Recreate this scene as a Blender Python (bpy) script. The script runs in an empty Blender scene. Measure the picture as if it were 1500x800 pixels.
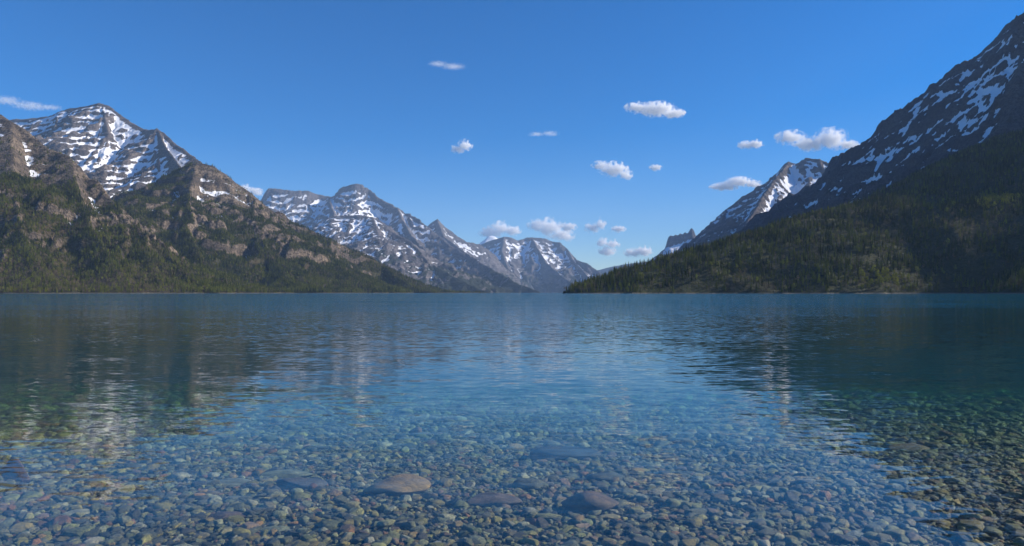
import bpy, bmesh, math
import numpy as np
from mathutils import Vector

# ------------------------------------------------------------------ camera, sky, sun, exposure
SC = bpy.context.scene
COL = SC.collection
F = 1000.0          # focal length in photo pixels (photo 1500 x 800)
CX, HY = 750.0, 429.0
CAMZ = 1.5

cam_d = bpy.data.cameras.new("camera")
cam = bpy.data.objects.new("camera", cam_d)
COL.objects.link(cam)
cam.location = (0, 0, CAMZ)
cam.rotation_euler = (math.radians(90), 0, 0)
cam_d.sensor_width = 36
cam_d.lens = 36 * F / 1500
cam_d.shift_y = 29 / 1500
cam_d.clip_start = 0.05
cam_d.clip_end = 250000
SC.camera = cam

SUN_EL, SUN_AZ = 28.0, 83.0      # degrees; azimuth clockwise from the view direction (+Y)
world = bpy.data.worlds.new("World")
SC.world = world
world.use_nodes = True
wn = world.node_tree.nodes
sky = wn.new("ShaderNodeTexSky")
sky.sky_type = 'NISHITA'
sky.sun_disc = False
sky.sun_elevation = math.radians(SUN_EL)
sky.sun_rotation = math.radians(SUN_AZ)
sky.altitude = 1300
sky.air_density = 1.0
sky.dust_density = 0.8
sky.ozone_density = 4.0
hsv = wn.new("ShaderNodeHueSaturation")
hsv.inputs['Saturation'].default_value = 1.46
hsv.inputs['Hue'].default_value = 0.508
world.node_tree.links.new(sky.outputs[0], hsv.inputs['Color'])
world.node_tree.links.new(hsv.outputs[0], wn["Background"].inputs[0])
wn["Background"].inputs[1].default_value = 0.1

sun_d = bpy.data.lights.new("sun", 'SUN')
sun_d.energy = 5.0
sun_d.angle = math.radians(0.5)
sun_d.color = (1.0, 0.91, 0.80)
sun = bpy.data.objects.new("sun", sun_d)
COL.objects.link(sun)
_az, _el = math.radians(SUN_AZ), math.radians(SUN_EL)
SUNV = Vector((math.sin(_az) * math.cos(_el), math.cos(_az) * math.cos(_el), math.sin(_el)))
sun.rotation_euler = SUNV.to_track_quat('Z', 'Y').to_euler()
sun.location = (50, 0, 40)

SC.view_settings.view_transform = 'Standard'
SC.view_settings.look = 'None'
SC.view_settings.exposure = 0.55
SC.view_settings.gamma = 1.0
SC.render.engine = 'CYCLES'
cy = SC.cycles
cy.use_denoising = True
cy.max_bounces = 32
cy.diffuse_bounces = 2
cy.glossy_bounces = 2
cy.transmission_bounces = 2
cy.volume_bounces = 32

cy.transparent_max_bounces = 12
cy.caustics_reflective = False
cy.caustics_refractive = False
cy.volume_max_steps = 256

RNG = np.random.default_rng(7)

# ------------------------------------------------------------------ helpers
def at(px, py, Y):
    """photo pixel at depth Y -> world point"""
    return np.array([(px - CX) / F * Y, Y, (HY - py) / F * Y + CAMZ])

def tag(o, label=None, cat=None, group=None, kind=None):
    if label: o["label"] = label
    if cat: o["category"] = cat
    if group: o["group"] = group
    if kind: o["kind"] = kind
    return o

def _hash(ix, iy, seed):
    h = (ix.astype(np.int64) * 374761393 + iy.astype(np.int64) * 668265263 + seed * 1442695041) & 0xFFFFFFFF
    h = ((h ^ (h >> 13)) * 1274126177) & 0xFFFFFFFF
    h = h ^ (h >> 16)
    return (h & 0xFFFF).astype(np.float32) * np.float32(2 * math.pi / 65536)

def pnoise(x, y, seed=0):
    """2-D gradient noise, about -1..1"""
    ix = np.floor(x); iy = np.floor(y)
    fx = (x - ix).astype(np.float32); fy = (y - iy).astype(np.float32)
    ux = fx * fx * fx * (fx * (fx * 6 - 15) + 10); uy = fy * fy * fy * (fy * (fy * 6 - 15) + 10)
    def g(dx, dy):
        a = _hash(ix + dx, iy + dy, seed)
        return np.cos(a) * (fx - dx) + np.sin(a) * (fy - dy)
    a = g(0, 0); b = g(1, 0); c = g(0, 1); d = g(1, 1)
    return 1.5 * ((a + (b - a) * ux) * (1 - uy) + (c + (d - c) * ux) * uy)

def fbm(x, y, oct=5, seed=0, gain=0.5):
    s = 0; a = 1; t = 0
    for i in range(oct):
        s = s + a * pnoise(x * 2.03 ** i + 17.3 * i, y * 2.03 ** i - 9.1 * i, seed + i)
        t += a; a *= gain
    return s / t * 1.6

def ridged(x, y, oct=5, seed=0, gain=0.5):
    s = 0; a = 1; t = 0
    for i in range(oct):
        n = 1 - np.abs(pnoise(x * 2.07 ** i + 5.7 * i, y * 2.07 ** i + 3.3 * i, seed + i)) * 1.6
        s = s + a * n; t += a; a *= gain
    return s / t          # about 0..1, high on the ribs

def sstep(a, b, x):
    t = np.clip((x - a) / (b - a), 0, 1)
    return t * t * (3 - 2 * t)

def box_blur(h, r):
    k = 2 * r + 1
    p = np.pad(h, r, mode='edge')
    c = np.cumsum(p, axis=0); c = np.vstack([c[k - 1:k], c[k:] - c[:-k]]) / k
    c2 = np.cumsum(c, axis=1); c2 = np.hstack([c2[:, k - 1:k], c2[:, k:] - c2[:, :-k]]) / k
    return c2

def mesh_from(name, V, Q, smooth=True):
    """V (n,3), Q (m,4) quads"""
    me = bpy.data.meshes.new(name)
    me.vertices.add(len(V)); me.vertices.foreach_set("co", np.ascontiguousarray(V, dtype=np.float32).ravel())
    me.loops.add(Q.size); me.loops.foreach_set("vertex_index", np.ascontiguousarray(Q, dtype=np.int32).ravel())
    me.polygons.add(len(Q))
    me.polygons.foreach_set("loop_start", np.arange(0, Q.size, Q.shape[1], dtype=np.int32))
    me.polygons.foreach_set("loop_total", np.full(len(Q), Q.shape[1], dtype=np.int32))
    if smooth:
        me.polygons.foreach_set("use_smooth", np.ones(len(Q), dtype=bool))
    me.update(calc_edges=True)
    return me

def fattr(me, name, arr):
    a = me.attributes.new(name, 'FLOAT', 'POINT')
    a.data.foreach_set("value", np.ascontiguousarray(arr, dtype=np.float32).ravel())

class NT:
    """small node-tree writer"""
    def __init__(self, name, nt=None):
        if nt is None:
            self.mat = bpy.data.materials.new(name); self.mat.use_nodes = True
            nt = self.mat.node_tree
        self.nt = nt; nt.nodes.clear()
    def n(self, t, **kw):
        nd = self.nt.nodes.new(t)
        ins = kw.pop('ins', {})
        for k, v in kw.items(): setattr(nd, k, v)
        for k, v in ins.items(): self.set(nd.inputs[k], v)
        return nd
    def set(self, sock, v):
        if isinstance(v, bpy.types.NodeSocket): self.nt.links.new(v, sock)
        elif isinstance(v, bpy.types.Node): self.nt.links.new(v.outputs[0], sock)
        else:
            if hasattr(sock.default_value, '__len__') and isinstance(v, (tuple, list)) and len(sock.default_value) == 4 and len(v) == 3:
                v = (*v, 1)
            sock.default_value = v
    def m(self, op, a, b=None, c=None, clamp=False):
        nd = self.n("ShaderNodeMath", operation=op, use_clamp=clamp)
        for i, v in enumerate((a, b, c)):
            if v is not None: self.set(nd.inputs[i], v)
        return nd.outputs[0]
    def vm(self, op, a, b=None):
        nd = self.n("ShaderNodeVectorMath", operation=op)
        self.set(nd.inputs[0], a)
        if b is not None: self.set(nd.inputs[1], b)
        return nd.outputs['Value'] if op in ('DOT_PRODUCT', 'LENGTH') else nd.outputs[0]
    def noise(self, vec, scale, detail=3, rough=0.5, out='Fac', dist=0.0):
        nd = self.n("ShaderNodeTexNoise", ins={'Vector': vec, 'Scale': scale, 'Detail': detail, 'Roughness': rough, 'Distortion': dist})
        return nd.outputs[out]
    def ramp(self, fac, stops, mode='LINEAR'):
        nd = self.n("ShaderNodeValToRGB"); nd.color_ramp.interpolation = mode
        el = nd.color_ramp.elements
        while len(el) < len(stops): el.new(0.5)
        for e, (p, c) in zip(el, stops):
            e.position = p; e.color = (*c, 1) if len(c) == 3 else c
        self.set(nd.inputs[0], fac); return nd.outputs[0]
    def mix(self, fac, a, b):
        nd = self.n("ShaderNodeMix", data_type='RGBA')
        self.set(nd.inputs[0], fac); self.set(nd.inputs[6], a); self.set(nd.inputs[7], b)
        return nd.outputs[2]
    def mapr(self, v, a, b, c=0.0, d=1.0, smooth=True):
        nd = self.n("ShaderNodeMapRange", interpolation_type='SMOOTHSTEP' if smooth else 'LINEAR')
        for i, x in enumerate((v, a, b, c, d)): self.set(nd.inputs[i], x)
        return nd.outputs[0]
    def attr(self, name, typ='GEOMETRY'):
        return self.n("ShaderNodeAttribute", attribute_name=name, attribute_type=typ)
    def out(self, surf=None, vol=None):
        o = self.n("ShaderNodeOutputMaterial")
        if surf is not None: self.set(o.inputs['Surface'], surf)
        if vol is not None: self.set(o.inputs['Volume'], vol)
        return self.mat

# ------------------------------------------------------------------ materials
def terrain_mat(name, dark, mid, light, veg1, veg2, strata=0.03, sc=1.0, grit=1.0, shore=True):
    t = NT(name)
    pos = t.n("ShaderNodeNewGeometry").outputs['Position']
    snow = t.attr('snow').outputs['Fac']; veg = t.attr('veg').outputs['Fac']
    big = t.noise(pos, 0.0035 * sc, 5, 0.6)
    med = t.noise(pos, 0.02 * sc, 5, 0.65)
    fine = t.noise(pos, 0.09 * sc, 4, 0.7)
    # bedding layers: noise stretched along the horizontal
    sv = t.vm('MULTIPLY', pos, (0.0016 * sc, 0.0016 * sc, strata))
    lay = t.noise(sv, 1.0, 4, 0.65)
    f = t.m('ADD', t.m('MULTIPLY', lay, 0.5), t.m('ADD', t.m('MULTIPLY', big, 0.25), t.m('MULTIPLY', med, 0.25)))
    rock = t.ramp(f, [(0.36, dark), (0.47, mid), (0.55, light), (0.62, mid), (0.72, dark)])
    rock = t.mix(t.mapr(fine, 0.44, 0.60, 0, 0.75), rock, tuple(x * 0.55 for x in dark))
    vegc = t.ramp(t.m('ADD', t.m('MULTIPLY', big, 0.5), t.m('MULTIPLY', med, 0.5)), [(0.4, veg1), (0.6, veg2)])
    vegc = t.mix(t.mapr(fine, 0.35, 0.7, 0, 0.7), vegc, tuple(x * 0.45 for x in veg1))
    vm = t.m('ADD', veg, t.m('MULTIPLY', t.m('SUBTRACT', t.m('ADD', t.m('MULTIPLY', med, .6), t.m('MULTIPLY', fine, .4)), 0.5), 0.9))
    base = t.mix(t.mapr(vm, 0.46, 0.54), rock, vegc)
    base = t.mix(t.mapr(t.n("ShaderNodeSeparateXYZ", ins={0: pos}).outputs[2], 1.0, 2.2, 1, 0), base, (0.17, 0.155, 0.125))
    sm = t.m('ADD', snow, t.m('MULTIPLY', t.m('SUBTRACT', t.m('ADD', t.m('MULTIPLY', med, .45), t.m('MULTIPLY', fine, .55)), 0.5), 0.8 * grit))
    smask = t.mapr(sm, 0.48, 0.525)
    base = t.mix(smask, base, (0.82, 0.83, 0.85))
    bmp = t.n("ShaderNodeBump", ins={'Strength': 1.0, 'Distance': 16.0 / sc, 'Height': t.m('MULTIPLY', t.m('ADD', med, fine), t.m('SUBTRACT', 1.0, t.m('MULTIPLY', smask, 0.7)))})
    b = t.n("ShaderNodeBsdfPrincipled", ins={'Base Color': base, 'Roughness': 0.9, 'Normal': bmp.outputs[0]})
    b.inputs['Specular IOR Level'].default_value = 0.15
    return t.out(b.outputs[0])

M = {}
M['near'] = terrain_mat('slope_rock', (0.06, 0.050, 0.042), (0.145, 0.115, 0.087), (0.29, 0.225, 0.16), (0.055, 0.056, 0.024), (0.11, 0.078, 0.045), 0.016, grit=1.5)
M['high'] = terrain_mat('summit_rock', (0.055, 0.048, 0.045), (0.13, 0.11, 0.098), (0.25, 0.205, 0.17), (0.036, 0.042, 0.021), (0.06, 0.055, 0.032), 0.016)
M['far'] = terrain_mat('far_rock', (0.075, 0.068, 0.070), (0.135, 0.12, 0.12), (0.21, 0.185, 0.18), (0.030, 0.040, 0.026), (0.045, 0.05, 0.03), 0.010, 0.6)
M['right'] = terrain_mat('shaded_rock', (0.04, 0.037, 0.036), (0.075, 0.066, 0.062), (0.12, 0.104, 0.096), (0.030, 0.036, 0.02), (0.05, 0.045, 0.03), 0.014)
M['hill'] = terrain_mat('forest_floor', (0.05, 0.045, 0.03), (0.075, 0.062, 0.042), (0.10, 0.085, 0.055), (0.050, 0.060, 0.022), (0.075, 0.072, 0.032), 0.02, 1.6)

def foliage_mat(name, rough=0.7, trans=0.25):
    t = NT(name)
    col = t.attr('col', 'INSTANCER').outputs['Color']
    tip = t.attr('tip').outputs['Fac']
    c = t.mix(tip, t.vm('MULTIPLY', col, (0.7, 0.72, 0.75)), t.vm('MULTIPLY', col, (1.9, 1.8, 1.3)))  # sunlit tips and shaded cores painted in: bough ends lighter, inner boughs darker
    d = t.n("ShaderNodeBsdfDiffuse", ins={'Color': c, 'Roughness': 0.6})
    tr = t.n("ShaderNodeBsdfTranslucent", ins={'Color': c})
    mx = t.n("ShaderNodeMixShader", ins={0: trans})
    t.set(mx.inputs[1], d.outputs[0]); t.set(mx.inputs[2], tr.outputs[0])
    return t.out(mx.outputs[0])
M['leaf'] = foliage_mat('needles')
def simple(name, col, rough=0.8, ns=20.0, var=0.35):
    t = NT(name)
    pos = t.n("ShaderNodeTexCoord").outputs['Object']
    n = t.noise(pos, ns, 4, 0.6)
    c = t.mix(t.mapr(n, 0.3, 0.7), tuple(x * (1 - var) for x in col), tuple(x * (1 + var) for x in col))
    b = t.n("ShaderNodeBsdfPrincipled", ins={'Base Color': c, 'Roughness': rough})
    return t.out(b.outputs[0])
M['bark'] = simple('bark', (0.10, 0.08, 0.06), 0.9, 3.0)

def stone_mat():
    t = NT('wet_stone')
    co = t.n("ShaderNodeTexCoord").outputs['Object']
    oi = t.n("ShaderNodeObjectInfo").outputs['Random']
    v = t.vm('ADD', co, t.n("ShaderNodeCombineXYZ", ins={0: t.m('MULTIPLY', oi, 37.0), 1: t.m('MULTIPLY', oi, 91.0), 2: oi}).outputs[0])
    col = t.attr('col', 'INSTANCER').outputs['Color']
    n1 = t.noise(v, 1.5, 5, 0.65); n2 = t.noise(v, 5.0, 8, 0.75)
    c = t.mix(t.mapr(n1, 0.35, 0.68), t.vm('MULTIPLY', col, (0.5, 0.52, 0.55)), t.vm('MULTIPLY', col, (1.35, 1.28, 1.15)))
    c = t.mix(t.mapr(n2, 0.44, 0.66, 0, 0.75), c, t.vm('MULTIPLY', col, (0.4, 0.42, 0.4)))
    bmp = t.n("ShaderNodeBump", ins={'Strength': 0.9, 'Distance': 0.02, 'Height': n2})
    b = t.n("ShaderNodeBsdfPrincipled", ins={'Base Color': c, 'Roughness': 0.55, 'Normal': bmp.outputs[0]})
    return t.out(b.outputs[0])
M['stone'] = stone_mat()

# ------------------------------------------------------------------ mountains: real height fields on ridge lines
TERR = {}
def seg_field(X, Y, ridges):
    """highest roof over all ridge lines; also the distance to the winning line"""
    H = np.full(X.shape, -1e6, np.float32); D = np.zeros(X.shape, np.float32)
    for r in ridges:
        pts = np.array([at(*p) for p in r['p']], np.float32)
        k1, d1, k2 = r.get('k', (0.9, 250, 0.55))
        kb = r.get('back', 1.0); ax = r.get('ax', 1.35)
        for a, b in zip(pts[:-1], pts[1:]):
            ab = b[:2] - a[:2]; L2 = float(ab @ ab)
            t = np.clip(((X - a[0]) * ab[0] + (Y - a[1]) * ab[1]) / L2, 0, 1)
            dx = X - (a[0] + t * ab[0]); dy = Y - (a[1] + t * ab[1])
            d = np.sqrt((ax * dx) ** 2 + dy * dy)
            z = a[2] + t * (b[2] - a[2])
            kk = np.where(dy > 0, kb, 1.0)
            h = z - (k1 * np.minimum(d, d1) + k2 * np.maximum(d - d1, 0)) * kk
            w = h > H
            H = np.where(w, h, H); D = np.where(w, d, D)
    return H, D

def mountain(name, label, cat, ridges, xr, yr, res, mat, seed, warp=(70, 420), rib=(60, 260), rough=14, strata=(0, 100),
             snow=dict(lo=900, hi=1400, bias=0.0, k=0.55, conc=0.02), veg=dict(hi=700, fade=300, bias=0.0), spots=(), tilt=0.0, crag=0.0, det=(14, 75), cut=100, foot=0, chord=(1.0, 0.0)):
    xs = np.arange(xr[0], xr[1] + res, res, dtype=np.float32); ys = np.arange(yr[0], yr[1] + res, res, dtype=np.float32)
    X, Y = np.meshgrid(xs, ys)
    wa, wl = warp
    H0, D0 = seg_field(X, Y, ridges)
    wf = sstep(0, 250, D0) * 0.85 + 0.15
    WX = X + wa * wf * fbm(X / wl, Y / wl, 4, seed); WY = Y + wa * wf * fbm(X / wl + 40, Y / wl - 13, 4, seed + 11)
    H, D = seg_field(WX, WY, ridges)
    ra, rl = rib
    u = X * chord[0] + Y * chord[1]; v = -X * chord[1] + Y * chord[0]
    away = sstep(0, rl * 1.3, D)
    ru = u + 0.45 * rl * fbm(X / (rl * 1.5), Y / (rl * 1.5), 3, seed + 3)
    H += ra * (ridged(ru / rl, v / (rl * 3.2), 4, seed + 21, 0.55) - 0.62) * (0.12 + 0.88 * away) * (0.35 + 0.65 * sstep(20, 300, H) if foot else 1.0)
    H += rough * fbm(X / (rl * 0.55), Y / (rl * 0.55), 5, seed + 31, 0.6) * (0.25 + 0.75 * away)
    da, dl = det
    dx_ = 0.3 * dl * fbm(X / dl, Y / dl, 2, seed + 81)
    dm = np.clip(0.6 + 0.8 * fbm(X / 500, Y / 500, 3, seed + 82), 0.1, 1.4)
    H += da * dm * (ridged((u + dx_) / dl, (v + dx_) / (dl * 1.7), 3, seed + 83, 0.6) - 0.6) * (0.3 + 0.7 * sstep(0, 120, D))
    if crag:
        H += crag * np.maximum(0, ridged(u / 110, v / 400, 3, seed + 71) - 0.55) * 2 * (1 - sstep(0, 160, D))
    if foot:
        H = np.where((H > 0) & (H < foot), foot * (np.clip(H, 1e-3, None) / foot) ** 1.45, H)
    sa, sp = strata
    if sa > 0:
        sa = sa * (0.3 + 0.7 * sstep(0, 170, D)) * np.clip(0.75 + 0.9 * fbm(X / 420, Y / 420, 3, seed + 43), 0.05, 1.3)
        q = (H + tilt * X + 1.0 * sp * fbm(X / 750, Y / 750, 4, seed + 41) + 0.35 * sp * fbm(X / 130, Y / 130, 3, seed + 45)) / sp
        q2 = q + 0.0
        f = q - np.floor(q)
        st = (np.floor(q) + sstep(0.70, 0.97, f) * 0.8 + f * 0.2) * sp
        fade = sstep(40, 160, H)
        H = H + sa * fade * (st - q * sp)
        q = q2 * 2.7 + 0.3; f = q - np.floor(q)
        H = H + sa * 0.5 * fade * ((np.floor(q) + sstep(0.65, 0.97, f)) - q) * sp / 2.7
    gy, gx = np.gradient(H, res)
    slope = np.sqrt(gx * gx + gy * gy)
    r = max(1, int(45 / res))
    conc = box_blur(H, r) - H
    rr = max(2, int(120 / res))
    conc2 = box_blur(H, rr) - H
    n1 = fbm(X / 350, Y / 350, 4, seed + 51); n2 = fbm(X / 90, Y / 90, 3, seed + 61)
    S = snow
    sn = (sstep(S['lo'], S['hi'], H + 160 * n1) * 0.62 + S['bias'] - S['k'] * (np.clip(slope, 0, 2.2) - 0.75)
          + S['conc'] * conc + S['conc'] * 0.5 * conc2 + S.get('n2', 0.10) * n2 + 0.10 * n1 + 0.14 * fbm(X / 800, Y / 800, 3, seed + 91))
    sn = sn + S.get('crest', 0.0) * (1 - sstep(25, 160, D)) * np.clip(0.8 + 0.8 * n1, 0, 1.3)
    sn = sn - 0.5 * sstep(S['lo'] - cut * 0.3, S['lo'] - cut * 1.6, H + 120 * n1)
    vg = 0.5 + veg['bias'] + (veg['hi'] + 200 * n1 - H) / veg['fade'] * 0.5 - 0.55 * np.clip(slope - 0.75, -0.3, 2) + 0.16 * n2 + 0.14 * n1 + veg.get('low', 0.0) * sstep(260, 60, H + 60 * n1)
    for (kind, px, py, Yd, rx, ry, amt) in spots:      # snow basins, bare scars and meadows at their places
        c = at(px, py, Yd)
        g = np.exp(-(((X - c[0]) / rx) ** 2 + ((Y - c[1]) / ry) ** 2) * 1.2)
        if kind == 'snow': sn = sn + amt * g
        else: vg = vg + amt * g
    sn = np.clip(sn, 0, 1); vg = np.clip(vg, 0, 1)
    ny, nx = X.shape
    idx = np.arange(nx * ny).reshape(ny, nx)
    Q = np.stack([idx[:-1, :-1], idx[:-1, 1:], idx[1:, 1:], idx[1:, :-1]], -1).reshape(-1, 4)
    hf = H.ravel()
    Q = Q[(hf[Q] > -14).any(1)]
    org = np.array([float(xs.mean()), float(ys.mean()), 0])
    used = np.unique(Q); remap = np.full(nx * ny, -1); remap[used] = np.arange(len(used))
    V = np.stack([X.ravel(), Y.ravel(), np.maximum(hf, -15)], -1)[used] - org
    me = mesh_from(name, V, remap[Q])
    fattr(me, 'snow', sn.ravel()[used]); fattr(me, 'veg', vg.ravel()[used])
    me.materials.append(mat)
    o = bpy.data.objects.new(name, me); o.location = org
    COL.objects.link(o)
    tag(o, label, cat, kind='structure')
    TERR[label] = dict(xs=xs, ys=ys, H=H, res=res, snow=sn, veg=vg, slope=slope, D=D, n1=n1)
    return TERR[label]

SEED = 100
# far ones first
mountain('far_ridge', 'low blue far ridge closing the valley beside the forested point', 'ridge',
    [dict(p=[(840, 402, 22000), (880, 395, 22000), (899, 390, 22000), (922, 386, 22000), (980, 380, 22000), (1100, 360, 22000)], k=(0.4, 300, 0.35))],
    (1200, 8600), (20000, 23500), 40, M['far'], SEED, rib=(60, 500), warp=(120, 900), snow=dict(lo=2500, hi=3000, bias=-0.3, k=0.5, conc=0.01), veg=dict(hi=1400, fade=400, bias=0.2))
mountain('snow_peak', 'white snow covered peak peeking from behind the central far mountain', 'mountain',
    [dict(p=[(690, 362, 20500), (704, 357, 20500), (711, 350, 20400), (717, 345, 20300), (724, 346, 20300), (733, 352, 20300), (760, 358, 20300)], k=(0.8, 300, 0.6))],
    (-2200, 1200), (18400, 21500), 30, M['far'], SEED + 5, rib=(70, 300), snow=dict(lo=200, hi=500, bias=0.4, k=0.2, conc=0.01))
mountain('far_mountain', 'blue far mountain with flat crest and snow streaks at the end of the lake', 'mountain',
    [dict(p=[(660, 372, 16600), (698, 360, 16300), (719, 352, 16000), (739, 346, 15800), (749, 347, 15800), (759, 352, 15900), (769, 348, 16000), (779, 347, 16000),
             (798, 349, 16000), (809, 354, 16000), (820, 354, 15900), (830, 363, 15800), (845, 380, 15500), (860, 385, 15200), (877, 396, 15000), (884, 408, 14800), (892, 428, 14600)], k=(1.0, 260, 0.55)),
     dict(p=[(779, 348, 16000), (786, 360, 15400), (800, 384, 14700), (822, 402, 14000), (846, 420, 13400)], k=(0.9, 200, 0.6)),
     dict(p=[(739, 346, 15800), (735, 366, 15000), (744, 392, 14200), (770, 415, 13500)], k=(0.8, 200, 0.6)),
     dict(p=[(830, 363, 15800), (842, 384, 15200), (858, 400, 14600), (870, 418, 14000)], k=(0.8, 150, 0.6))],
    (-2200, 2500), (12600, 17500), 17, M['far'], SEED + 10, det=(45, 210), cut=200, rib=(130, 420), warp=(110, 700), rough=26, strata=(0.4, 170),
    snow=dict(lo=450, hi=900, bias=-0.03, k=0.42, conc=0.022), veg=dict(hi=330, fade=300, bias=0.0),
    spots=[('snow', 806, 372, 15000, 420, 500, 0.32), ('snow', 730, 392, 14800, 300, 260, 0.3), ('snow', 858, 398, 14700, 300, 300, 0.2)])
mountain('mountain', 'small pointed grey peak behind the banded snowy massif', 'mountain',
    [dict(p=[(600, 345, 13800), (623, 334, 13500), (631, 326, 13300), (636, 323.5, 13250), (640.5, 320, 13200), (645, 325, 13200), (651, 331, 13200), (668, 344, 13200), (683, 354, 13200), (702, 357, 13300), (725, 372, 13500)], k=(1.0, 300, 0.6)),
     dict(p=[(640, 321, 13200), (650, 345, 12500), (690, 375, 11800)], k=(0.9, 200, 0.6))],
    (-2600, 400), (11300, 14800), 17, M['far'], SEED + 20, det=(40, 190), cut=200, rib=(60, 260), rough=16, strata=(0.4, 140),
    snow=dict(lo=500, hi=900, bias=-0.02, k=0.40, conc=0.02), veg=dict(hi=300, fade=250, bias=0.0))
mountain('mountain', 'banded grey massif with snow ledges and a stepped summit', 'mountain',
    [dict(p=[(372, 320, 12300), (384, 294, 12200), (390, 279, 12100), (394, 275, 12000), (410, 275, 12000), (427, 279, 12000), (452, 280, 12100), (467, 284, 12200), (482, 287, 12200), (490, 285, 12100),
             (497, 276, 12000), (505, 273, 12000), (520, 268.5, 12000), (532, 271, 12000), (540, 276, 12000), (552, 286, 11900), (567, 295, 11800), (582, 304, 11700), (595, 312, 11600), (605, 315, 11500), (620, 325, 11300)], k=(1.5, 240, 0.62)),
     dict(p=[(620, 325, 11300), (643, 346, 11000), (660, 359, 10700), (681, 370, 10400), (702, 382, 10100), (728, 397, 9700), (762, 416, 9300), (790, 427, 9000)], k=(0.7, 200, 0.6)),
     dict(p=[(582, 304, 11700), (600, 340, 10700), (640, 385, 9500)], k=(0.8, 200, 0.62)),
     dict(p=[(482, 287, 12200), (488, 310, 11200), (490, 325, 10600)], k=(1.0, 200, 0.65))],
    (-5400, 500), (8400, 13400), 15, M['far'], SEED + 30, det=(45, 190), cut=250, crag=20, rib=(95, 380), warp=(90, 500), rough=24, strata=(0.95, 135),
    snow=dict(lo=600, hi=1100, bias=0.10, k=0.42, conc=0.02, n2=0.15, crest=0.2), veg=dict(hi=380, fade=260, bias=0.0),
    spots=[('snow', 520, 289, 11800, 420, 160, 0.25), ('snow', 410, 305, 11500, 300, 400, 0.22), ('snow', 640, 352, 10900, 160, 300, 0.15), ('snow', 652, 378, 10000, 120, 200, 0.3)])
mountain('mountain', 'brown shoulder mountain speckled with snow below the banded massif', 'mountain',
    [dict(p=[(430, 345, 9600), (455, 335, 9500), (472, 322, 9400), (490, 316, 9400), (520, 315, 9300), (545, 317, 9200), (555, 322, 9100), (572, 337, 8900), (600, 352, 8600), (615, 367, 8300), (630, 385, 8000), (660, 402, 7600), (700, 422, 7200), (720, 430, 7000)], k=(0.6, 300, 0.55)),
     dict(p=[(545, 317, 9200), (556, 345, 8500), (575, 375, 7900)], k=(0.4, 200, 0.5), ax=0.9, back=2.0)],
    (-3400, 0), (6200, 10600), 12, M['far'], SEED + 40, det=(36, 140), cut=150, rib=(105, 260), warp=(90, 420), rough=30, strata=(0.35, 80),
    snow=dict(lo=300, hi=800, bias=-0.01, k=0.5, conc=0.03), veg=dict(hi=340, fade=260, bias=0.0))
mountain('mountain', 'high snow streaked mountain with rounded white summit above a cirque', 'mountain',
    [dict(p=[(-60, 172, 6900), (17, 175, 6700), (40, 173, 6600), (70, 170, 6500), (83, 164, 6500), (105, 158, 6500), (128, 155, 6450), (138, 152, 6420), (149, 150.5, 6400), (159, 154, 6380), (167, 160, 6350), (186, 173, 6300), (209, 188, 6200), (220, 191, 6100), (229, 187, 6000),
             (248, 202, 5850), (271, 219, 5650), (294, 235, 5400), (330, 262, 5200), (364, 290, 5100)], k=(0.85, 420, 0.62)),
     dict(p=[(229, 188, 6000), (243, 212, 5650), (262, 240, 5300), (272, 262, 5000)], k=(1.2, 160, 0.6)),
     dict(p=[(149, 151, 6400), (160, 195, 5950), (150, 235, 5600)], k=(0.9, 200, 0.65)),
     dict(p=[(83, 164, 6500), (90, 200, 5900), (75, 235, 5400)], k=(0.8, 200, 0.65))],
    (-5600, -1500), (4300, 7600), 8.5, M['high'], SEED + 50, det=(36, 120), cut=250, rib=(110, 300), warp=(80, 380), rough=24, strata=(0.6, 74), tilt=-0.12,
    snow=dict(lo=700, hi=1150, bias=0.08, k=0.47, conc=0.034, n2=0.17, crest=0.34), veg=dict(hi=620, fade=260, bias=-0.05),
    spots=[('snow', 120, 238, 5400, 80, 380, 1.0), ('snow', 178, 268, 5150, 220, 170, 1.1), ('snow', 205, 268, 5150, 110, 140, 0.7), ('snow', 130, 175, 6300, 500, 220, 0.18), ('snow', 25, 185, 6300, 300, 300, 0.3), ('veg', 172, 290, 4700, 250, 200, 0.4)])
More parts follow.
